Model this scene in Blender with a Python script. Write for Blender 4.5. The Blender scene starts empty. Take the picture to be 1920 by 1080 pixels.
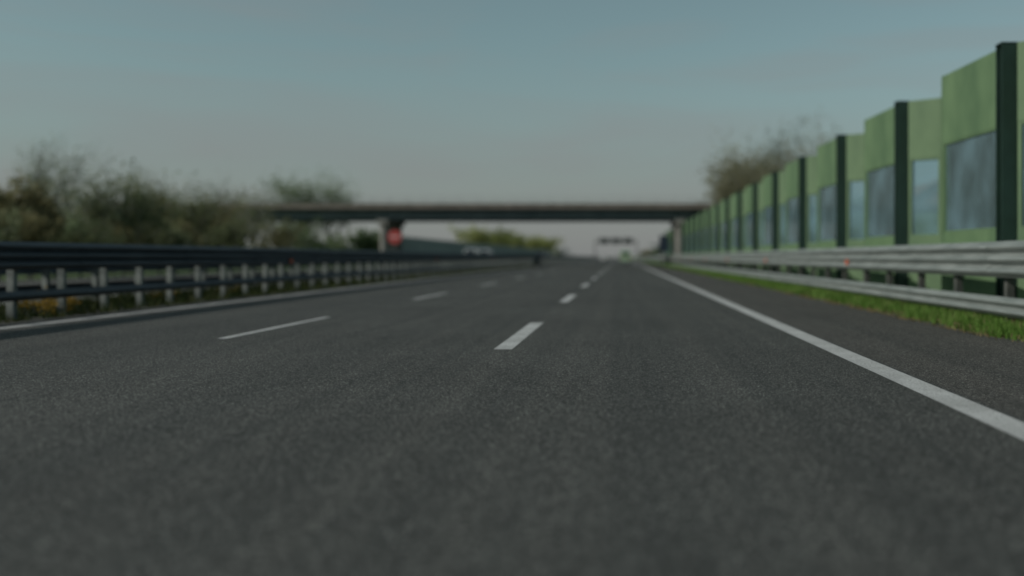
import bpy, math, random
from mathutils import Vector
random.seed(7)
S = bpy.context.scene
C = S.collection
R = math.radians
CAMH = 1.05
F = 1900.0
def px2(px, X):            # distance at which lateral offset X appears in picture column px
    return X * F / (px - 1165.0)

# ------------------------------------------------------------------ materials
def newmat(name):
    m = bpy.data.materials.new(name); m.use_nodes = True
    nt = m.node_tree
    return m, nt, nt.nodes['Principled BSDF']
def N(nt, t, **kw):
    n = nt.nodes.new(t)
    for k, v in kw.items(): setattr(n, k, v)
    return n
def ramp(nt, stops):
    r = N(nt, 'ShaderNodeValToRGB')
    e = r.color_ramp.elements
    while len(e) > 1: e.remove(e[-1])
    e[0].position = stops[0][0]; e[0].color = (*stops[0][1], 1)
    for p, c in stops[1:]:
        x = e.new(p); x.color = (*c, 1)
    return r
def noisemat(name, c1, c2, scale=3.0, rough=.8, metal=0.0, bump=0.0, stretch=(1,1,1), detail=6, lo=.3, hi=.7, bscale=None):
    m, nt, b = newmat(name)
    tc = N(nt, 'ShaderNodeTexCoord'); mp = N(nt, 'ShaderNodeMapping'); mp.inputs['Scale'].default_value = stretch
    nz = N(nt, 'ShaderNodeTexNoise'); nz.inputs['Scale'].default_value = scale; nz.inputs['Detail'].default_value = detail
    nt.links.new(tc.outputs['Object'], mp.inputs[0]); nt.links.new(mp.outputs[0], nz.inputs['Vector'])
    r = ramp(nt, [(lo, c1), (hi, c2)])
    nt.links.new(nz.outputs['Fac'], r.inputs[0]); nt.links.new(r.outputs[0], b.inputs['Base Color'])
    b.inputs['Roughness'].default_value = rough; b.inputs['Metallic'].default_value = metal
    if bump:
        n2 = N(nt, 'ShaderNodeTexNoise'); n2.inputs['Scale'].default_value = bscale or scale*4
        nt.links.new(tc.outputs['Object'], n2.inputs['Vector'])
        bp = N(nt, 'ShaderNodeBump'); bp.inputs['Strength'].default_value = bump; bp.inputs['Distance'].default_value = .02
        nt.links.new(n2.outputs['Fac'], bp.inputs['Height']); nt.links.new(bp.outputs[0], b.inputs['Normal'])
    return m

def asphalt_mat(name, base, tint=(1,1,1)):
    m, nt, b = newmat(name); L = nt.links.new
    tc = N(nt, 'ShaderNodeTexCoord')
    v = N(nt, 'ShaderNodeTexVoronoi'); v.inputs['Scale'].default_value = 115; L(tc.outputs['Object'], v.inputs['Vector'])
    sep = N(nt, 'ShaderNodeSeparateColor'); L(v.outputs['Color'], sep.inputs[0])
    g = ramp(nt, [(0.0, (.30,.30,.30)), (.5, (.75,.75,.75)), (.8, (1.2,1.2,1.2)), (.92, (2.9,2.9,2.85)), (1.0, (5.4,5.4,5.3))])
    L(sep.outputs[0], g.inputs[0])
    n1 = N(nt, 'ShaderNodeTexNoise'); n1.inputs['Scale'].default_value = 40; n1.inputs['Detail'].default_value = 6; n1.inputs['Roughness'].default_value = .75; L(tc.outputs['Object'], n1.inputs['Vector'])
    r1 = ramp(nt, [(.3, (.72,.72,.72)), (.7, (1.28,1.28,1.28))]); L(n1.outputs['Fac'], r1.inputs[0])
    mp = N(nt, 'ShaderNodeMapping'); mp.inputs['Scale'].default_value = (1.9, .02, 1); L(tc.outputs['Object'], mp.inputs[0])
    n2 = N(nt, 'ShaderNodeTexNoise'); n2.inputs['Scale'].default_value = 1.0; n2.inputs['Detail'].default_value = 9; n2.inputs['Roughness'].default_value = .72; L(mp.outputs[0], n2.inputs['Vector'])
    r2 = ramp(nt, [(.3, (.72,.75,.76)), (.7, (1.28,1.25,1.23))]); L(n2.outputs['Fac'], r2.inputs[0])
    n3 = N(nt, 'ShaderNodeTexNoise'); n3.inputs['Scale'].default_value = .35; n3.inputs['Detail'].default_value = 4; L(tc.outputs['Object'], n3.inputs['Vector'])
    r3 = ramp(nt, [(.3, (.88,.88,.88)), (.7, (1.12,1.12,1.12))]); L(n3.outputs['Fac'], r3.inputs[0])
    def mul(a, bb):
        x = N(nt, 'ShaderNodeMix', data_type='RGBA', blend_type='MULTIPLY'); x.inputs[0].default_value = 1
        L(a, x.inputs[6]); L(bb, x.inputs[7]); return x.outputs[2]
    c = mul(mul(mul(g.outputs[0], r1.outputs[0]), r2.outputs[0]), r3.outputs[0])
    k = N(nt, 'ShaderNodeMix', data_type='RGBA', blend_type='MULTIPLY'); k.inputs[0].default_value = 1
    L(c, k.inputs[6]); k.inputs[7].default_value = (base*tint[0], base*tint[1], base*tint[2], 1)
    L(k.outputs[2], b.inputs['Base Color'])
    b.inputs['Roughness'].default_value = .85; b.inputs['Specular IOR Level'].default_value = .2
    bp = N(nt, 'ShaderNodeBump'); bp.inputs['Strength'].default_value = .6; bp.inputs['Distance'].default_value = .005
    L(v.outputs['Distance'], bp.inputs['Height']); L(bp.outputs[0], b.inputs['Normal'])
    return m

def paint_mat(name, white=.55):
    m, nt, b = newmat(name); L = nt.links.new
    tc = N(nt, 'ShaderNodeTexCoord')
    n = N(nt, 'ShaderNodeTexNoise'); n.inputs['Scale'].default_value = 60; n.inputs['Detail'].default_value = 6; L(tc.outputs['Object'], n.inputs['Vector'])
    r = ramp(nt, [(.32, (.14,.14,.135)), (.45, (white*.8,)*3), (.7, (white, white, white*.98))])
    L(n.outputs['Fac'], r.inputs[0])
    n2 = N(nt, 'ShaderNodeTexNoise'); n2.inputs['Scale'].default_value = 1.6; n2.inputs['Detail'].default_value = 5; L(tc.outputs['Object'], n2.inputs['Vector'])
    r2 = ramp(nt, [(.3, (.68,.68,.67)), (.7, (1,1,1))]); L(n2.outputs['Fac'], r2.inputs[0])
    x = N(nt, 'ShaderNodeMix', data_type='RGBA', blend_type='MULTIPLY'); x.inputs[0].default_value = 1
    L(r.outputs[0], x.inputs[6]); L(r2.outputs[0], x.inputs[7]); L(x.outputs[2], b.inputs['Base Color'])
    b.inputs['Roughness'].default_value = .7
    return m

def leaf_mat(name, cols, trans=.3):
    m, nt, b = newmat(name); L = nt.links.new
    g = N(nt, 'ShaderNodeNewGeometry')
    tc = N(nt, 'ShaderNodeTexCoord'); nz = N(nt, 'ShaderNodeTexNoise'); nz.inputs['Scale'].default_value = .9; L(tc.outputs['Object'], nz.inputs['Vector'])
    ad = N(nt, 'ShaderNodeMath', operation='MULTIPLY_ADD'); L(g.outputs['Random Per Island'], ad.inputs[0]); ad.inputs[1].default_value = .5
    sb = N(nt, 'ShaderNodeMath', operation='SUBTRACT'); L(nz.outputs['Fac'], sb.inputs[0]); sb.inputs[1].default_value = .25
    L(sb.outputs[0], ad.inputs[2])
    r = ramp(nt, [(i/(len(cols)-1), c) for i, c in enumerate(cols)]); L(ad.outputs[0], r.inputs[0])
    L(r.outputs[0], b.inputs['Base Color']); b.inputs['Roughness'].default_value = .7; b.inputs['Specular IOR Level'].default_value = .2
    tr = N(nt, 'ShaderNodeBsdfTranslucent'); L(r.outputs[0], tr.inputs[0])
    mx = N(nt, 'ShaderNodeMixShader'); mx.inputs[0].default_value = trans
    L(b.outputs[0], mx.inputs[1]); L(tr.outputs[0], mx.inputs[2]); L(mx.outputs[0], nt.nodes['Material Output'].inputs[0])
    return m
def glass_mat(name, tint, gl=.12, haze=.1, hcol=(.3,.36,.38)):
    m, nt, b = newmat(name); L = nt.links.new
    t = N(nt, 'ShaderNodeBsdfTransparent'); t.inputs[0].default_value = (*tint, 1)
    g = N(nt, 'ShaderNodeBsdfGlossy'); g.inputs['Roughness'].default_value = .05
    d = N(nt, 'ShaderNodeBsdfDiffuse')
    fr = N(nt, 'ShaderNodeFresnel'); fr.inputs[0].default_value = 1.12
    tc = N(nt, 'ShaderNodeTexCoord'); nz = N(nt, 'ShaderNodeTexNoise'); nz.inputs['Scale'].default_value = .9; nz.inputs['Detail'].default_value = 5
    L(tc.outputs['Object'], nz.inputs['Vector'])
    dr = ramp(nt, [(.35, (hcol[0]*.9, hcol[1]*.85, hcol[2]*.78)), (.65, hcol)]); L(nz.outputs['Fac'], dr.inputs[0]); L(dr.outputs[0], d.inputs[0])
    mr = N(nt, 'ShaderNodeMapRange'); mr.inputs[1].default_value = .3; mr.inputs[2].default_value = .7; mr.inputs[3].default_value = haze*.6; mr.inputs[4].default_value = haze*1.4
    L(nz.outputs['Fac'], mr.inputs[0])
    a = N(nt, 'ShaderNodeMixShader'); L(mr.outputs[0], a.inputs[0]); L(t.outputs[0], a.inputs[1]); L(d.outputs[0], a.inputs[2])
    c = N(nt, 'ShaderNodeMixShader'); L(fr.outputs[0], c.inputs[0]); L(a.outputs[0], c.inputs[1]); L(g.outputs[0], c.inputs[2])
    L(c.outputs[0], nt.nodes['Material Output'].inputs[0])
    return m

M = {}
M['asphalt'] = asphalt_mat('asphalt', .062, (.985, 1, .955))
M['asphalt_shoulder'] = asphalt_mat('asphalt_shoulder', .062, (1.03, .995, .93))
M['paint'] = paint_mat('road_paint', .62)
M['galv'] = noisemat('galvanised_steel', (.15,.17,.162), (.26,.28,.27), 3.0, .6, .15, stretch=(1,.35,3))
M['dark_steel'] = noisemat('dark_rail_steel', (.030,.043,.053), (.065,.08,.092), 3.0, .6, .2, stretch=(1,.3,2))  # darker, bluer steel than the right rail
M['post_steel'] = noisemat('post_steel', (.06,.075,.07), (.24,.255,.24), 5, .7, .05)
M['brown_steel'] = noisemat('post_dirty', (.05,.055,.05), (.10,.10,.09), 9, .7, .2)
M['green_panel'] = noisemat('green_panel', (.072,.130,.062), (.118,.19,.092), 1.6, .65, 0, stretch=(1,1,.6))
M['green_post'] = noisemat('dark_green_post', (.009,.027,.019), (.016,.042,.030), 2.5, .55)
M['pane'] = glass_mat('acrylic_pane', (.80,.91,.96), haze=.34, hcol=(.24,.37,.42))
M['concrete'] = noisemat('concrete', (.18,.175,.16), (.27,.26,.24), 1.5, .9, 0, .3)
M['concrete_shaded'] = noisemat('girder_concrete_shaded', (.08,.105,.11), (.13,.155,.16), .8, .85)  # darker, bluish copy of the concrete, girder shade mixed into its colour
M['rust_rail'] = noisemat('edge_beam', (.15,.13,.11), (.22,.19,.165), 1.2, .85)
M['bridge_railing'] = noisemat('bridge_railing', (.2,.22,.22), (.28,.3,.3), 2, .7)
M['grass_ground'] = noisemat('grass_ground', (.055,.085,.03), (.10,.14,.045), 1.6, .95, 0, .6)
M['field'] = noisemat('field_ground', (.05,.10,.025), (.11,.16,.05), .15, .95, 0, .4, bscale=4)
M['soil'] = noisemat('median_soil', (.018,.018,.015), (.05,.046,.036), 4, .95, 0, .9, bscale=30)
M['bark'] = noisemat('bark', (.17,.16,.14), (.27,.255,.225), 6, .95)
M['leaf_olive'] = leaf_mat('leaf_olive', [(.095,.12,.058), (.165,.19,.10), (.24,.25,.145)], .45)
M['leaf_green'] = leaf_mat('leaf_green', [(.075,.12,.055), (.14,.19,.09), (.21,.25,.125)], .45)
M['leaf_brown'] = leaf_mat('leaf_brown', [(.12,.115,.06), (.21,.195,.10), (.27,.25,.14)], .45)
M['leaf_haze'] = leaf_mat('leaf_haze', [(.19,.23,.19), (.28,.31,.26), (.35,.38,.32)], .5)  # pale leaf colour with the haze of the air mixed in
M['leaf_tan'] = leaf_mat('leaf_tan', [(.21,.21,.14), (.31,.30,.20), (.38,.36,.25)], .5)
M['leaf_yellow'] = leaf_mat('leaf_yellow', [(.19,.22,.07), (.31,.33,.125), (.38,.38,.17)], .45)
M['leaf_far_haze'] = leaf_mat('leaf_far_haze', [(.08,.11,.11), (.13,.16,.15), (.17,.19,.17)])  # bluish leaves, aerial haze of the far distance painted into the colour
M['grass'] = leaf_mat('grass_blades', [(.055,.10,.018), (.10,.20,.032), (.15,.25,.055), (.22,.21,.09)], .38)
M['grass_dry'] = leaf_mat('dry_grass', [(.10,.08,.04), (.2,.16,.08), (.28,.22,.12)], .3)
M['weed_dry'] = leaf_mat('dry_weeds', [(.14,.08,.015), (.30,.19,.03), (.42,.29,.06)], .4)
M['weed'] = leaf_mat('weeds', [(.02,.03,.01), (.04,.06,.015), (.09,.075,.03)], .3)
M['orange'] = noisemat('orange_reflector', (.6,.10,.03), (.7,.14,.05), 20, .3)
M['red'] = noisemat('sign_red', (.42,.06,.06), (.5,.08,.07), 5, .4)
M['white'] = noisemat('sign_white', (.5,.42,.42), (.55,.47,.47), 5, .5)
M['sign_back'] = noisemat('sign_back', (.03,.035,.035), (.05,.055,.055), 5, .5)
M['sign_blue'] = noisemat('sign_dark_blue', (.02,.035,.06), (.03,.05,.08), 5, .5)
M['tyre'] = noisemat('tyre', (.012,.012,.012), (.025,.025,.025), 20, .9)
M['rim'] = noisemat('rim', (.3,.3,.3), (.4,.4,.4), 20, .35, .7)
M['car_glass'] = noisemat('car_glass', (.012,.016,.018), (.02,.025,.028), 3, .08)
M['lamp'] = noisemat('lamp_glass', (.7,.7,.65), (.8,.8,.75), 9, .15)
M['tail'] = noisemat('tail_lamp', (.4,.02,.02), (.5,.03,.02), 9, .2)
def carpaint(name, c):
    m = noisemat(name, tuple(v*.92 for v in c), c, 2, .3); return m
M['p_white'] = carpaint('paint_white', (.66,.67,.66)); M['p_pale'] = carpaint('paint_pale_green', (.30,.44,.28))
M['p_dark'] = carpaint('paint_dark', (.03,.035,.045)); M['p_silver'] = carpaint('paint_silver', (.55,.56,.57))
M['render'] = noisemat('house_render', (.30,.17,.13), (.38,.23,.17), 1.5, .9)
M['roof'] = noisemat('roof_tiles', (.13,.07,.05), (.22,.11,.08), 6, .9, stretch=(1,4,1))
M['wall_grey'] = noisemat('far_barrier', (.12,.18,.16), (.18,.24,.21), .6, .7, stretch=(1,.4,6))

# ------------------------------------------------------------------ mesh helper
class MB:
    def __init__(s): s.v = []; s.f = []
    def add(s, vs, fs):
        o = len(s.v); s.v += [tuple(p) for p in vs]; s.f += [tuple(i+o for i in f) for f in fs]; return s
    def box(s, x0,x1,y0,y1,z0,z1):
        return s.add([(x0,y0,z0),(x1,y0,z0),(x1,y1,z0),(x0,y1,z0),(x0,y0,z1),(x1,y0,z1),(x1,y1,z1),(x0,y1,z1)],
              [(0,3,2,1),(4,5,6,7),(0,1,5,4),(1,2,6,5),(2,3,7,6),(3,0,4,7)])
    def bar(s, a, b, t, z0, z1):       # wall slab between plan points a, b
        a = Vector(a); b = Vector(b); d = (b-a).normalized(); n = Vector((-d.y, d.x))*t/2
        p = [a+n, b+n, b-n, a-n]
        vs = [(q.x,q.y,z0) for q in p] + [(q.x,q.y,z1) for q in p]
        return s.add(vs, [(0,1,2,3),(7,6,5,4),(0,4,5,1),(1,5,6,2),(2,6,7,3),(3,7,4,0)])
    def tube(s, pts, rad, n=6):
        pts = [Vector(p) for p in pts]; rings = []
        for i, p in enumerate(pts):
            d = (pts[min(i+1,len(pts)-1)] - pts[max(i-1,0)]).normalized()
            u = d.cross(Vector((0.3,.9,.1)) if abs(d.z) > .8 else Vector((0,0,1))).normalized(); w = d.cross(u)
            rings.append([p + (u*math.cos(2*math.pi*k/n)+w*math.sin(2*math.pi*k/n))*rad[i] for k in range(n)])
        vs = [q for r in rings for q in r]; fs = []
        for i in range(len(pts)-1):
            for k in range(n): fs.append((i*n+k, i*n+(k+1)%n, (i+1)*n+(k+1)%n, (i+1)*n+k))
        fs.append(tuple(range(n-1,-1,-1))); fs.append(tuple((len(pts)-1)*n+k for k in range(n)))
        return s.add(vs, fs)
    def extrude_y(s, prof, ys, closed=False):
        n = len(prof); vs = [(x,y,z) for y in ys for x,z in prof]; fs = []
        for j in range(len(ys)-1):
            for k in range(n if closed else n-1):
                a = j*n+k; b = j*n+(k+1)%n; fs.append((a, b, b+n, a+n))
        if closed: fs += [tuple(range(n-1,-1,-1)), tuple((len(ys)-1)*n+k for k in range(n))]
        return s.add(vs, fs)
    def build(s, name, mat, parent=None, smooth=False):
        me = bpy.data.meshes.new(name); me.from_pydata(s.v, [], s.f); me.update()
        me.materials.append(mat)
        if smooth: me.polygons.foreach_set('use_smooth', [True]*len(me.polygons))
        o = bpy.data.objects.new(name, me); C.objects.link(o); o.parent = parent
        return o
def thing(name, label, cat, loc=(0,0,0), rz=0, group=None):
    o = bpy.data.objects.new(name, None); C.objects.link(o); o.location = loc; o.rotation_euler = (0,0,rz)
    o['label'] = label; o['category'] = cat
    if group: o['group'] = group
    return o
def struct(o): o['kind'] = 'structure'; return o
def sheet(name, mat, x0, x1, y0, y1, z):
    return struct(MB().add([(x0,y0,z),(x1,y0,z),(x1,y1,z),(x0,y1,z)], [(0,1,2,3)]).build(name, mat))

# ------------------------------------------------------------------ setting
sheet('ground', M['field'], -3000, 3000, -60, 5000, -.03)
sheet('road', M['asphalt'], -9.75, 2.6, -20, 2500, 0)
sheet('road_shoulder', M['asphalt_shoulder'], 2.6, 5.1, -20, 2500, -.002)
sheet('opposite_road', M['asphalt_shoulder'], -27.5, -13.3, -20, 2500, 0)
sheet('grass_verge', M['grass_ground'], 5.1, 9.5, -20, 500, -.008)
sheet('median_strip', M['soil'], -13.3, -9.75, -20, 2500, -.008)
def line(name, x, w, y0, y1):
    return sheet(name, M['paint'], x-w/2, x+w/2, y0, y1, .004)
line('edge_line', 2.42, .25, -10, 2000)
line('edge_line', -9.12, .24, -10, 2000)
line('edge_line', -13.9, .22, -10, 2000)
line('edge_line', -24.6, .22, -10, 2000)
y = 11.5
while y < 600:
    line('lane_marking', -1.345, .21, y, y+4.7); line('lane_marking', -5.13, .13, y+1.5, y+6.2)
    y += 12
y = 30
while y < 400:
    line('lane_marking', -17.5, .16, y, y+4.6); line('lane_marking', -21.1, .16, y, y+4.6); y += 12

# ------------------------------------------------------------------ guard rails
def wave(zc, h, n, depth, side):       # corrugated beam section, n humps; side = -1 faces -x
    p = []
    k = n*6
    for i in range(k+1):
        t = i/k; z = zc - h/2 + h*t
        p.append((side*depth*(.5-.5*math.cos(2*math.pi*n*t))**.7, z))
    back = [(x - side*.006, z) for x, z in reversed(p)]
    return p + back
def guard(name, label, X, side, mats, y0, y1, sp, up, low, refl=None, off=0):
    t = thing(name, label, 'guard rail', (X, y0, 0))
    rr = random.Random(int(X*10))
    ys = [0, y1-y0]
    MB().extrude_y(wave((up[0]+up[1])/2, up[1]-up[0], 3, .10, side), ys, True).build('upper_rail', mats[0], t)
    MB().extrude_y(wave((low[0]+low[1])/2, low[1]-low[0], 2 if low[1]-low[0] > .25 else 1, .085, side), ys, True).build('lower_rail', mats[0], t)
    pm = MB()      # channel post behind the beams, one continuous C section
    b = -side
    c = [(.12,-.05),(.22,-.05),(.22,-.03),(.228,-.03),(.228,-.058),(.112,-.058),(.112,.058),(.228,.058),(.228,.03),(.22,.03),(.22,.05),(.12,.05)]
    n_ = len(c); vs = [(b*x, y_, z) for z in (-.1, up[1]-.03) for x, y_ in c]
    pm.add(vs, [(k,(k+1)%n_,(k+1)%n_+n_,k+n_) for k in range(n_)] + [tuple(range(n_)), tuple(range(2*n_-1,n_-1,-1))])
    first = pm.build('post', mats[1], t)
    sm = MB(); sm.box(min(b*.01,b*.11), max(b*.01,b*.11), -.04, .04, up[0]+.08, up[1]-.1)
    sfirst = sm.build('spacer', mats[1], t)
    first.location.y = off; sfirst.location.y = off
    n = min(99, int((y1-y0)/sp)-1)
    for i in range(1, n):
        jit = rr.gauss(0, .05)
        for src in (first, sfirst):
            o = src.copy(); C.objects.link(o); o.parent = t; o.location.y = off+i*sp+jit
            if src is first: o.rotation_euler = (rr.gauss(0,.012), rr.gauss(0,.006), rr.gauss(0,.05))
    q = MB().extrude_y([(x*1.0+side*.007, z) for x, z in wave((up[0]+up[1])/2, up[1]-up[0]-.02, 3, .10, side)], [0, .32], True).build('splice', mats[0], t)
    q.location.y = off+.2
    for i in range(1, 40):
        o = q.copy(); C.objects.link(o); o.parent = t; o.location.y = off+.2+i*sp*3
    if n*sp < (y1-y0)-10:
        far = MB(); yy = off+n*sp
        while yy < y1-y0:
            far.box(min(b*.12,b*.22), max(b*.12,b*.22), yy-.05, yy+.05, -.1, up[1]-.03); yy += sp
        o = far.build('post', mats[1], t); o['kind'] = 'stuff'
    if refl:
        rp = None
        for yy in refl:
            if rp is None:
                rb = MB(); rb.box(side*.085-.025, side*.085+.025, -.05, .05, 0, .13); o = rp = rb.build('reflector', M['orange'], t)
            else:
                o = rp.copy(); C.objects.link(o); o.parent = t
            o.location = (side*.035, yy-y0, .86)
    return t
guard('guard_rail', 'pale galvanised double guard rail along the right shoulder, in front of the green noise barrier', 5.75, -1,
      (M['galv'], M['brown_steel']), 2, 330, 2.25, (.74,1.29), (.16,.45), [25.3+14.3*k for k in range(9)])
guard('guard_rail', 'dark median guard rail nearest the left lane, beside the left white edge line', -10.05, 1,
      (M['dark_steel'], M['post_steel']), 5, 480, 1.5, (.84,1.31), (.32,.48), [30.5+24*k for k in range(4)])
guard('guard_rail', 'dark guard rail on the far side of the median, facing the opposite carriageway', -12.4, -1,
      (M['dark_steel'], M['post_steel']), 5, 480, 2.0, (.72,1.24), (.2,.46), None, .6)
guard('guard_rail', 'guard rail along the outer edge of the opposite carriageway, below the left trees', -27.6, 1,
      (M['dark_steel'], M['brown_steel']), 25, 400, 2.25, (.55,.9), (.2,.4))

# ------------------------------------------------------------------ noise barrier (right)
H = 4.87
nb = thing('noise_barrier', 'tall green zigzag noise barrier with clear panes behind the right guard rail', 'noise barrier', (7.0, 11.4, 0))
P = 6.83; NB = 22
def seg_parts(a, b):
    d = (Vector(b)-Vector(a)); L = d.length; d.normalize()
    def at(t): q = Vector(a)+d*t; return (q.x, q.y)
    up = MB(); up.bar(at(.03), at(L-.03), .11, 3.46, H)
    lo = MB(); lo.bar(at(.03), at(L-.03), .11, -.05, 1.55)
    gl = MB(); gl.bar(at(.1), at(L-.1), .02, 1.6, 3.41)
    fr = MB(); fr.bar(at(.03), at(.1), .09, 1.553, 3.457); fr.bar(at(L-.1), at(L-.03), .09, 1.553, 3.457)
    fr.bar(at(.103), at(L-.103), .09, 1.553, 1.6); fr.bar(at(.103), at(L-.103), .09, 3.41, 3.457)
    return [up.build('upper_panel', M['green_panel'], nb), lo.build('lower_panel', M['green_panel'], nb),
            gl.build('window_pane', M['pane'], nb), fr.build('window_frame', M['green_panel'], nb)]
protos = []
for a, b in (((0,.17),(-.15,3.2)), ((-.12,3.25),(.72,6.05)), ((.72,6.08),(.05,P-.17))):
    protos += seg_parts(a, b)
pp = MB(); pp.box(-.21,.21,-.15,-.12,-.1,H); pp.box(-.21,.21,.12,.15,-.1,H); pp.box(-.02,.02,-.119,.119,-.1,H); pp.box(-.22,.22,-.16,.16,H+.002,H+.02)
protos.append(pp.build('post', M['green_post'], nb))
mu = MB(); mu.box(-.05,.05,-.05,.05,-.1,H+.01)
o = mu.build('mullion', M['green_panel'], nb); o.location = (-.15,3.24,0); protos.append(o)
for i in range(1, NB):
    for s_ in protos:
        o = s_.copy(); C.objects.link(o); o.parent = nb; o.location = s_.location + Vector((0, P*i, 0))

# ------------------------------------------------------------------ far noise barrier (left, beyond bridge)
fb = thing('noise_barrier', 'long grey green noise barrier beyond the bridge, left of the opposite carriageway', 'noise barrier', (-28.6, 127, 0))
pl = MB(); pl.box(-.06,.06,.12,3.88,0,3.7)
pn = pl.build('panel', M['wall_grey'], fb)
ps = MB().box(-.12,.12,-.1,.1,0,3.85).build('post', M['concrete'], fb)
for i in range(1, 70):
    for s_ in (pn, ps):
        o = s_.copy(); C.objects.link(o); o.parent = fb; o.location.y = 4*i

# ------------------------------------------------------------------ bridge
YB = 114
br = thing('road_bridge', 'grey concrete road bridge crossing over the motorway ahead', 'bridge', (0, YB, 0))
d = MB(); d.box(-60, 40, 0, 10, 6.46, 6.62); d.build('deck', M['concrete_shaded'], br)
for yy in (-.3, 10.0):
    e = MB(); e.box(-60, 40, yy, yy+.3, 6.5, 7.0); e.box(-60, 40, yy-.04, yy+.34, 7.003, 7.08); e.build('edge_beam', M['rust_rail'], br)
for yy in (.5, 3.3, 6.2, 9.0):
    g = MB()
    g.box(-60, 40, yy, yy+.5, 5.32, 5.5); g.box(-60, 40, yy+.13, yy+.37, 5.503, 6.3); g.box(-60, 40, yy-.05, yy+.55, 6.303, 6.455)
    g.build('girder', M['concrete_shaded'], br)
for yy in (-.15, 10.15):
    r = MB(); x = -60
    while x < 40: r.box(x-.02, x+.02, yy-.02, yy+.02, 7.083, 7.9); x += 2
    for z in (7.4, 7.85): r.box(-60, 40, yy-.02, yy+.02, z+.001, z+.035)
    r.build('railing', M['bridge_railing'], br)
def pier(x):
    p = MB()
    for yy in (1.2, 5, 8.8): p.tube([(x,yy,-.1),(x,yy,4.8)], [.42,.42], 16)
    p.box(x-.6, x+.6, .2, 9.8, 4.785, 5.315)
    p.build('pier', M['concrete'], br)
pier(-27.2+.2); pier(6.6); pier(-46)
ab = MB(); ab.box(18, 19, 0, 10, -.1, 5.3); ab.build('abutment', M['concrete'], br)
def emb(x0, x1, s):
    vs = [(x0, YB-9, -.05),(x0, YB+19, -.05),(x0, YB, 6.2),(x0, YB+10, 6.2),(x1, YB-9, -.05),(x1, YB+19, -.05),(x1, YB, 6.2),(x1, YB+10, 6.2)]
    m = MB(); m.add(vs, [(0,4,6,2),(2,6,7,3),(3,7,5,1),(0,2,3,1),(4,5,7,6)]); struct(m.build('embankment', M['grass_ground']))
emb(19.01, 160, 1); emb(-200, -60, 1)

# ------------------------------------------------------------------ gantry
YG = 385
ga = thing('sign_gantry', 'distant overhead sign gantry spanning the lanes beyond the bridge', 'gantry', (0, YG, 0))
for x in (-9.9, 5.9):
    l = MB(); l.box(x-.2, x+.2, -.2, .2, -.1, 6.6); l.box(x-.45,x+.45,-.45,.45,-.1,.3); l.build('leg', M['brown_steel'], ga)
tr = MB()
for z in (6.6, 7.5):
    for yy in (-.5, .5): tr.box(-10.1, 6.1, yy-.12, yy+.12, z, z+.24)
x = -10
while x < 6:
    for yy in (-.5,.5): tr.tube([(x,yy,6.7),(x+.9,yy,7.55)], [.05,.05], 5); tr.tube([(x+.9,yy,7.55),(x+1.8,yy,6.7)], [.05,.05], 5)
    x += 1.8
tr.build('truss', M['brown_steel'], ga)
for x in (-8.2, -3.8, .6):
    MB().box(x, x+3.6, -.75, -.68, 6.0, 8.3).build('sign_panel', M['sign_back'], ga)

# ------------------------------------------------------------------ signs
def disc(mb, r, y0, y1, zc, n=28, xc=0):
    a = [(xc+r*math.cos(2*math.pi*k/n), y0, zc+r*math.sin(2*math.pi*k/n)) for k in range(n)]
    b = [(p[0], y1, p[2]) for p in a]
    mb.add(a+b, [tuple(range(n)), tuple(range(2*n-1, n-1, -1))] + [(k, n+k, n+(k+1)%n, (k+1)%n) for k in range(n)])
rs = thing('road_sign', 'round red road sign on a post beside the left bridge pier', 'road sign', (-24.7, 110.5, 0))
MB().tube([(0,0,-.1),(0,0,3.9)], [.05,.05], 8).build('pole', M['post_steel'], rs)
m = MB(); disc(m, .75, -.1, -.06, 3.25); dd = m.build('sign_disc', M['red'], rs)
m = MB(); m.box(-.5,.5,-.108,-.103,3.16,3.33); m.build('white_bar', M['white'], dd)
ds = thing('road_sign', 'dark rectangular road sign on a pole at the right verge, just past the bridge', 'road sign', (5.35, 128, 0))
MB().tube([(0,0,-.1),(0,0,3.6)], [.06,.06], 8).build('pole', M['brown_steel'], ds)
MB().box(-.55,.55,-.12,-.07,1.7,3.8).build('sign_panel', M['sign_blue'], ds)

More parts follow.
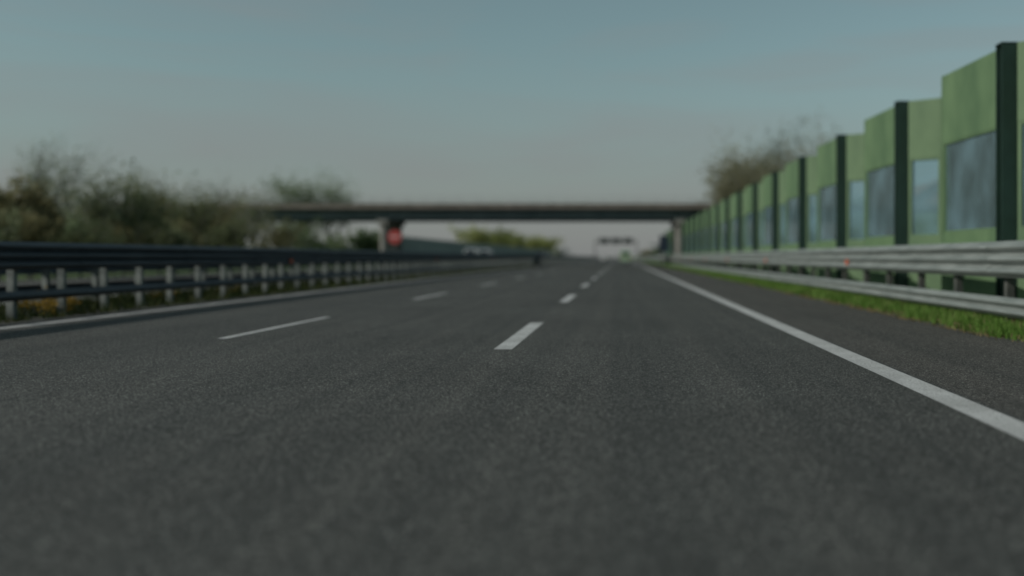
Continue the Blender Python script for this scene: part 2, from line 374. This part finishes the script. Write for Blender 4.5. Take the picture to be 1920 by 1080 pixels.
# ------------------------------------------------------------------ vehicles
def wheel(t, x, y, r, w):
    s = 1 if x > 0 else -1
    m = MB(); m.tube([(x-w/2,y,r),(x-w/2+.03,y,r),(x+w/2-.03,y,r),(x+w/2,y,r)], [r*.9,r,r,r*.9], 20); ty = m.build('wheel', M['tyre'], t)
    m = MB(); m.tube([(x+s*(w/2+.001),y,r),(x+s*(w/2+.015),y,r)], [r*.62,r*.55], 14); m.build('rim', M['rim'], ty)
def vehicle(name, label, cat, paint, loc, rz, van=False, group=None):
    """front at +y"""
    t = thing(name, label, cat, loc, rz, group)
    if van: st = [(-2.4,.86,.35,1.1,1.1,.86),(-2.38,.95,.3,1.15,2.15,.84),(0,.97,.28,1.15,2.25,.86),(1.05,.97,.28,1.15,2.15,.82),(1.75,.96,.28,1.12,1.2,.84),(2.35,.93,.3,.9,.96,.8),(2.5,.84,.36,.7,.74,.76)]
    else:   st = [(-2.15,.78,.38,.8,.86,.7),(-2.05,.86,.3,.92,1.0,.74),(-1.5,.89,.24,.95,1.38,.6),(-.7,.9,.22,.94,1.47,.62),(.2,.9,.22,.92,1.44,.6),(1.0,.89,.22,.9,.98,.72),(1.8,.86,.26,.78,.84,.7),(2.12,.76,.34,.62,.66,.66)]
    vs = []; n = 8
    for y,w,zb,zs,zr,wr in st:
        vs += [(-w*.92,y,zb),(-w,y,zb+.15),(-w,y,zs),(-wr,y,zr),(wr,y,zr),(w,y,zs),(w,y,zb+.15),(w*.92,y,zb)]
    fs = []
    for i in range(len(st)-1):
        for k in range(n): fs.append((i*n+k,(i+1)*n+k,(i+1)*n+(k+1)%n,i*n+(k+1)%n))
    fs += [tuple(range(n)), tuple((len(st)-1)*n+k for k in range(n-1,-1,-1))]
    b = MB().add(vs, fs).build('body', paint, t)
    def pane(nm, q, off):
        q = [Vector(p) for p in q]; c = sum(q, Vector())/4; q = [c+(p-c)*.86+Vector(off) for p in q]
        MB().add(q + [p-Vector(off)*.5 for p in q], [(0,1,2,3),(7,6,5,4)]).build(nm, M['car_glass'], t)
    def P_(i, k): return vs[i*n+k]
    if van:
        pane('windscreen', [P_(3,3),P_(3,4),P_(4,4),P_(4,3)], (0,.02,.02))
        pane('rear_window', [(-.7,-2.4,1.25),(.7,-2.4,1.25),(.68,-2.4,1.95),(-.68,-2.4,1.95)], (0,-.015,0))
        for s,k1,k2 in ((-1,2,3),(1,5,4)): pane('side_window', [P_(2,k1),P_(3,k1),P_(3,k2),P_(2,k2)], (s*.02,0,.005))
    else:
        pane('windscreen', [P_(4,3),P_(4,4),P_(5,4),P_(5,3)], (0,.02,.02)); pane('rear_window', [P_(1,3),P_(1,4),P_(2,4),P_(2,3)], (0,-.02,.02))
        for s,k1,k2 in ((-1,2,3),(1,5,4)):
            for a in (2,3): pane('side_window', [P_(a,k1),P_(a+1,k1),P_(a+1,k2),P_(a,k2)], (s*.02,0,.008))
    yf, yr = st[-2][0], st[0][0]
    for s in (-1,1):
        MB().box(s*.62-.16, s*.62+.16, yf+.02, yf+(.16 if van else .26), .6, .74).build('headlight', M['lamp'], t)
        MB().box(s*.68-.09, s*.68+.09, yr-.03, yr+.06, .62 if not van else .8, .8 if not van else 1.15).build('tail_light', M['tail'], t)
        for yy in ((1.35,-1.3) if not van else (1.55,-1.45)): wheel(t, s*.8, yy, .33, .22)
    MB().box(-.28,.28, yr-.02, yr+.02, .42,.54).build('number_plate', M['white'], t)
    MB().box(-.8,.8, yf+.12 if not van else yf+.1, yf+.32 if not van else yf+.2, .3,.46).build('bumper', M['sign_back'], t)
    return t
vehicle('van', 'pale green van far ahead in the right lane', 'van', M['p_pale'], (.75, 185, 0), 0, True)
vehicle('car', 'small white car far ahead in the left lane', 'car', M['p_white'], (-5.6, 310, 0), 0)
vehicle('van', 'white van on the opposite carriageway left of the silver van, seen over the median rail', 'van', M['p_white'], (-21.4, 145, 0), math.pi, True)
vehicle('van', 'silver van on the opposite carriageway right behind the white van', 'van', M['p_silver'], (-21.6, 160, 0), math.pi, True)
vehicle('van', 'dark van on the opposite carriageway approaching beyond the bridge', 'van', M['p_dark'], (-16.7, 210, 0), math.pi, True)
vehicle('car', 'white car on the opposite carriageway behind the dark van', 'car', M['p_white'], (-19.2, 240, 0), math.pi)

# ------------------------------------------------------------------ trees
def leaves(mb, centre, n, rad, size, rnd):
    for _ in range(n):
        p = Vector((rnd.gauss(0,1), rnd.gauss(0,1), rnd.gauss(0,.8)))*rad*.55 + centre
        if p.z < .05: p.z = .05+rnd.random()*.3
        u = Vector((rnd.gauss(0,1), rnd.gauss(0,1), rnd.gauss(0,1))).normalized(); w = u.orthogonal().normalized()
        a = size*(.5+rnd.random())
        mb.add([p-u*a, p+w*a*.45, p+u*a, p-w*a*.45], [(0,1,2,3)])
def tree(name, label, X, Y, h, spread, mat, seed, dens=26, bare=0.0, size=.16, group=None, cat='tree', trunk_h=.22, levels=3, low=0):
    rnd = random.Random(seed)
    t = thing(name, label, cat, (X, Y, 0), rnd.random()*6.28, group)
    tk = MB(); cr = MB(); tips = []
    def grow(p, d, L, r, lev):
        q = [p]; dd = d.copy()
        for i in range(3):
            dd = (dd + Vector((rnd.gauss(0,.14), rnd.gauss(0,.14), .06))).normalized(); q.append(q[-1]+dd*L/3)
        tk.tube(q, [r, r*.82, r*.66, r*.5], 7 if lev == 0 else (5 if lev == 1 else 3))
        if lev >= 1: tips.append((q[2], lev)); tips.append((q[3], lev))
        if lev < levels:
            k = 7 if lev == 0 else 4
            for j in range(k):
                a = 2*math.pi*(j+rnd.random()*.6)/k
                tilt = .45+rnd.random()*.75
                base = q[1+(j%3)] if lev else q[2+(j%2)]
                nd = (Vector((math.cos(a)*tilt*spread, math.sin(a)*tilt*spread, .75))+d*.25).normalized()
                grow(base, nd, L*(.55+rnd.random()*.25)*(1.25 if lev == 0 else 1), r*.45, lev+1)
    th = h*.34
    grow(Vector((0,0,-.1)), Vector((rnd.gauss(0,.04), rnd.gauss(0,.04), 1)).normalized(), th, h*.013+.02, 0)
    mz = max(v[2] for v in tk.v); s = h/mz*.97
    tk.v = [(v[0]*s, v[1]*s, v[2]*s if v[2] > 0 else v[2]) for v in tk.v]
    for p, lev in tips:
        p = p*s
        hi = p.z/h
        if rnd.random() < bare*(.5+hi): continue          # tops thinner than the lower crown
        leaves(cr, p, int(dens*(.5+rnd.random())*(1.25-.55*hi)), h*.10, size, rnd)
    if low or trunk_h == 0:
        for _ in range(26 if trunk_h == 0 else low):
            a = rnd.random()*6.28; rr = rnd.random()**.5*h*(.3 if trunk_h == 0 else .26)*spread
            leaves(cr, Vector((rr*math.cos(a), rr*math.sin(a), h*(.08+.5*rnd.random()))), dens, h*.12, size, rnd)
    tk.build('trunk', M['bark'], t)
    if cr.v: cr.build('crown', mat, t)
    return t
ordw = ['first','second','third','fourth','fifth','sixth','seventh','eighth','ninth','tenth','eleventh','twelfth','thirteenth','fourteenth','fifteenth']
G1 = 'trees beyond the opposite carriageway'
lt = [
 (62, -31, 5.3, 1.15, 'leaf_brown', 0, 30, 10, 'round olive brown tree at the left edge'),
 (175, -33, 6.4, .9, 'leaf_olive', .35, 12, 5, 'loose olive tree'),
 (245, -31, 7.3, .85, 'leaf_olive', .45, 10, 7, 'tall sparse olive tree'),
 (300, -34, 6.6, .9, 'leaf_brown', .4, 11, 7, 'sparse tan tree with open top'),
 (370, -31, 7.2, .8, 'leaf_olive', .4, 12, 7, 'narrow olive tree'),
 (420, -33, 7.0, .95, 'leaf_brown', .3, 13, 9, 'full tan tree'),
 (485, -32, 7.8, .6, 'leaf_olive', .5, 8, 4, 'thin half bare tree'),
]
for i, (px, X, h, sp, mt, bare, dens, low, what) in enumerate(lt):
    tree('tree', what + ', ' + ordw[i] + ' in the front row from the left', X, px2(px, X), h, sp, M[mt], 20+i, dens, bare, .14, G1, low=low)
G1c = 'green trees behind the left bridge end'
for i, (px, X, h, sp) in enumerate([(565,-43,12.5,.9),(612,-40,13.2,1.0)]):
    tree('tree', ['loose green tree behind the left end of the bridge, left one of two','broad green tree behind the left end of the bridge, right one of two'][i], X, px2(px, X), h, sp, M['leaf_green'], 31+i, 16, .1, .17, G1c, low=6)
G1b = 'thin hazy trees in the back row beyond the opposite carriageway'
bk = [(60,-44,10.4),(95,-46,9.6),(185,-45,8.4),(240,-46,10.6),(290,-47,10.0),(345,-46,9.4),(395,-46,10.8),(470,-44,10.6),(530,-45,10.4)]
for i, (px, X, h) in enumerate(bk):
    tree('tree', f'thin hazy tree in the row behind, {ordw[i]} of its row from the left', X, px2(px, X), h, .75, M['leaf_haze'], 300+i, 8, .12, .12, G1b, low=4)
G2 = 'bushes under the left trees'
bx = [-35, 15, 118, 165, 215, 262, 315, 360, 410, 450, 500, 545, 590, 635, 680]
bw = ['olive','tan','green brown']
for i, px in enumerate(bx):
    X = -30.3 - (i%3)*.7
    h = [3.6,3.4,3.0,3.6,3.3,4.0,3.5,4.3,4.0,4.6,4.5,4.8,4.2,4.0,4.0][i]
    tree('bush', f'{bw[i%3]} bush low under the left trees, {ordw[i]} bush from the left', X, px2(px, X), h, 1.7, M[['leaf_olive','leaf_brown','leaf_olive'][i%3] if i < 11 else 'leaf_green'], 60+i, 20, 0, .13, G2, 'bush', 0, 2)
G3 = 'trees beyond the bridge'
for i, (px, X, h, mt) in enumerate([(700,-40,5.5,'leaf_green'),(890,-35,8.8,'leaf_yellow'),(930,-36,10.0,'leaf_yellow'),(965,-35,9.5,'leaf_yellow'),(992,-33,9.5,'leaf_yellow'),(1012,-33,10,'leaf_yellow'),(1032,-33,11,'leaf_yellow')]):
    what = ['low green tree behind the left bridge pier','yellow green tree under the bridge, leftmost of the pale ones','broad yellow green tree under the middle of the bridge','third yellow green tree from the left under the bridge','fourth yellow green tree from the left under the bridge','fifth yellow green tree from the left under the bridge','farthest yellow green tree seen under the bridge near the vanishing road'][i]
    tree('tree', what, X, px2(px, X), h, 1.9, M[mt], 90+i, 12, 0, .3, G3, low=22)
G4 = 'trees behind the green noise barrier'
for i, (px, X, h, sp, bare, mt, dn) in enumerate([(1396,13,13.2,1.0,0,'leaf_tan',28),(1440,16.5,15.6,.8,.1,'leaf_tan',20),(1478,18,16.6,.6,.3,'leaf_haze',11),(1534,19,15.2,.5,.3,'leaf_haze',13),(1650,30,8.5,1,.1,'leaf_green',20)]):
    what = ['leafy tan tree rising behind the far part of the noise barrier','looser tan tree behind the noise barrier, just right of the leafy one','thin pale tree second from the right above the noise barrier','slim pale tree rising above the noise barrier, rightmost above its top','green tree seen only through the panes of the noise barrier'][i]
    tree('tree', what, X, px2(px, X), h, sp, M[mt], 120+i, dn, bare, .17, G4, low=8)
G5 = 'bushes at the right verge beyond the bridge'
for i, (px, X, h) in enumerate([(1215,9,3.6),(1232,9.5,3.4),(1205,9.5,4.2)]):
    tree('bush', ['brownish bush at the far right verge left of the dark sign','dark bush closest to the dark sign on the far right verge','farthest of the bushes on the right verge past the bridge'][i], X, px2(px, X), h, 1.5, M[['leaf_brown','leaf_green','leaf_olive'][i]], 140+i, 24, 0, .2, G5, 'bush', 0, 2)
rnd = random.Random(3); fw = MB()
for x0, x1 in ((-520,-40),(25,420)):
    x = x0
    while x < x1:
        h = 6.5+3.5*rnd.random()+2*math.sin(x*.05)
        for k in range(16):
            leaves(fw, Vector((x+rnd.gauss(0,2), 720+rnd.gauss(0,5), h*rnd.random())), 9, 2.2, .8, rnd)
        x += 3.2
o = fw.build('distant_wood', M['leaf_far_haze']); o['kind'] = 'stuff'; o['label'] = 'hazy distant wood along the horizon'; o['category'] = 'wood'

# ------------------------------------------------------------------ grass and weeds
def blades(name, mat, label, cat, spots, seed=1, patch=0.0):
    rnd = random.Random(seed); g = MB()
    for (x0,x1,y0,y1,n,h0,h1) in spots:
        for _ in range(n):
            t = rnd.random(); y = y0+(y1-y0)*t; x = x0+(x1-x0)*rnd.random()
            if x < x0+.3 and rnd.random() < .5+.45*math.sin(y*2.1+math.sin(y*5.3)): continue
            if patch and math.sin(y*1.3+2*math.sin(x*3+y*.4))*math.sin(x*4.1+y*.8) > patch and rnd.random() < .8: continue
            h = h0+(h1-h0)*rnd.random()**1.6; a = rnd.random()*6.28; w = .006+.0006*y
            dx, dy = math.cos(a)*w, math.sin(a)*w; lx, ly = rnd.gauss(0,.4)*h, rnd.gauss(0,.4)*h
            g.add([(x-dx,y-dy,-.01),(x+dx,y+dy,-.01),(x+lx,y+ly,h)], [(0,1,2)])
    o = g.build(name, mat); o['kind'] = 'stuff'; o['label'] = label; o['category'] = cat
blades('grass', M['grass'], 'green grass growing along the right verge under the guard rail', 'grass',
   [(4.9,7.0,9,20,28000,.04,.20),(4.9,7.0,20,40,28000,.05,.22),(4.85,7.0,40,90,24000,.08,.28),(4.8,7.0,90,220,16000,.12,.36)], 1, .45)
blades('dry_grass', M['grass_dry'], 'brown dry grass and leaf litter at the edge of the right shoulder', 'dry grass',
   [(4.75,5.4,9,30,7000,.01,.07),(5.3,7.0,9,30,3000,.05,.22),(4.8,5.4,30,90,3000,.02,.1)], 5)
blades('weeds', M['weed'], 'low dark weeds growing in the median strip', 'weeds',
   [(-13.2,-9.75,12,40,12000,.03,.24),(-13.2,-9.75,40,120,7000,.06,.26)], 2)
G6 = 'dry weed clumps in the median'
for i, (px, X, h) in enumerate([(60,-10.45,.32),(108,-10.4,.46),(300,-10.9,.24),(420,-10.9,.26)]):
    rr = random.Random(200+i); cm = MB()
    for k in range([8,16,7,7][i]): leaves(cm, Vector((rr.gauss(0,.16), rr.gauss(0,.22), h*(.2+.7*rr.random()))), 26, .13, .03, rr)
    st = MB()
    for k in range(9): st.tube([(rr.gauss(0,.04),rr.gauss(0,.04),-.02),(rr.gauss(0,.15),rr.gauss(0,.15),h*.9)], [.006,.003], 4)
    t = thing('weed_clump', ['yellow weed clump left of the biggest orange one in the median','biggest orange yellow weed clump between the median rails','small dry weed clump in the median below the brown trees','farthest dry weed clump between the median rails'][i], 'weed', (X, px2(px, X), 0), 0, G6)
    st.build('stem', M['bark'], t); cm.build('foliage', M['weed_dry'], t)

# ------------------------------------------------------------------ house behind the noise barrier
hs = thing('house', 'reddish house with gabled tile roof seen through the panes of the noise barrier', 'house', (36.5, 118, 0))
w = MB(); w.add([(-3.4,0,-.1),(3.4,0,-.1),(3.4,0,7.2),(0,0,9.6),(-3.4,0,7.2),(-3.4,9,-.1),(3.4,9,-.1),(3.4,9,7.2),(0,9,9.6),(-3.4,9,7.2)],
   [(0,1,2,3,4),(9,8,7,6,5),(0,4,9,5),(1,6,7,2)]); w.build('wall', M['render'], hs)
rf = MB()
for s in (-1,1):
    rf.add([(0,-.4,9.65),(s*3.9,-.4,6.95),(s*3.9,9.4,6.95),(0,9.4,9.65),(0,-.4,9.85),(s*3.9,-.4,7.15),(s*3.9,9.4,7.15),(0,9.4,9.85)], [(0,1,2,3),(7,6,5,4),(0,4,5,1),(1,5,6,2),(2,6,7,3)])
ro = rf.build('roof', M['roof'], hs); MB().box(1.2,1.9,4,4.7,8.4,10.4).build('chimney', M['render'], ro)
for x in (-1.8, 1.8):
    for z in (1.2, 4.3):
        f = MB(); f.box(x-.6,x+.6,-.06,-.003,z-.06,z); f.box(x-.6,x+.6,-.06,-.003,z+1.4,z+1.46); f.box(x-.6,x-.53,-.06,-.003,z+.002,z+1.398); f.box(x+.53,x+.6,-.06,-.003,z+.002,z+1.398)
        fo = f.build('window', M['white'], hs); MB().box(x-.528,x+.528,-.03,-.005,z+.003,z+1.397).build('pane', M['car_glass'], fo)

# ------------------------------------------------------------------ light
ts = Vector((-.84, -.30, .50)).normalized()
el = math.asin(ts.z); az = math.atan2(ts.x, ts.y)
sl = bpy.data.lights.new('Sun', 'SUN'); sl.energy = 2.6; sl.angle = R(.5); sl.color = (1, .96, .88)
so = bpy.data.objects.new('Sun', sl); C.objects.link(so); so.rotation_euler = ts.to_track_quat('Z','Y').to_euler()
W = bpy.data.worlds.new('World'); S.world = W; W.use_nodes = True; nt = W.node_tree; L = nt.links.new
bg = nt.nodes['Background']; sky = N(nt, 'ShaderNodeTexSky'); sky.sky_type = 'NISHITA'; sky.sun_disc = False
sky.sun_elevation = el; sky.sun_rotation = az; sky.air_density = 1.0; sky.dust_density = 1.0; sky.ozone_density = 1.0
hsv = N(nt, 'ShaderNodeHueSaturation'); hsv.inputs['Saturation'].default_value = .56
L(sky.outputs[0], hsv.inputs['Color'])
tin = N(nt, 'ShaderNodeMix', data_type='RGBA', blend_type='MULTIPLY'); tin.inputs[0].default_value = 1
L(hsv.outputs[0], tin.inputs[6]); tin.inputs[7].default_value = (.77, 1.0, .92, 1)
tc = N(nt, 'ShaderNodeTexCoord'); mp = N(nt, 'ShaderNodeMapping'); mp.inputs['Scale'].default_value = (1.2,1.2,6.5); mp.inputs['Rotation'].default_value = (0,.3,0); mp.inputs['Location'].default_value = (.7,.3,.2)
nz = N(nt, 'ShaderNodeTexNoise'); nz.inputs['Scale'].default_value = 2.1; nz.inputs['Detail'].default_value = 7; nz.inputs['Distortion'].default_value = 1.2
L(tc.outputs['Generated'], mp.inputs[0]); L(mp.outputs[0], nz.inputs['Vector'])
cr = ramp(nt, [(.42, (0,0,0)), (.72, (.42,.42,.42))]); L(nz.outputs['Fac'], cr.inputs[0])
mx = N(nt, 'ShaderNodeMix', data_type='RGBA'); L(cr.outputs[0], mx.inputs[0]); L(tin.outputs[2], mx.inputs[6]); mx.inputs[7].default_value = (3.3,3.35,3.35,1)
# low haze layer: air gets greyer and warmer towards the horizon
sx = N(nt, 'ShaderNodeSeparateXYZ'); L(tc.outputs['Generated'], sx.inputs[0])
hz = N(nt, 'ShaderNodeMapRange'); hz.interpolation_type = 'SMOOTHSTEP'
hz.inputs[1].default_value = .0; hz.inputs[2].default_value = .22; hz.inputs[3].default_value = .75; hz.inputs[4].default_value = 0.0
L(sx.outputs[2], hz.inputs[0])
m2 = N(nt, 'ShaderNodeMix', data_type='RGBA'); L(hz.outputs[0], m2.inputs[0]); L(mx.outputs[2], m2.inputs[6]); m2.inputs[7].default_value = (3.15,3.13,3.2,1)
L(m2.outputs[2], bg.inputs['Color']); bg.inputs['Strength'].default_value = .074

# ------------------------------------------------------------------ camera
cd = bpy.data.cameras.new('Camera'); co = bpy.data.objects.new('Camera', cd); C.objects.link(co); S.camera = co
co.location = (0,0,CAMH); co.rotation_euler = (R(90),0,0)
cd.sensor_width = 36; cd.lens = F/1920*36; cd.shift_x = -205/1920; cd.shift_y = -58/1920
cd.clip_start = .1; cd.clip_end = 8000
cd.dof.use_dof = True; cd.dof.focus_distance = 9.3; cd.dof.aperture_fstop = .44
S.view_settings.view_transform = 'Standard'; S.view_settings.look = 'None'; S.view_settings.exposure = 0
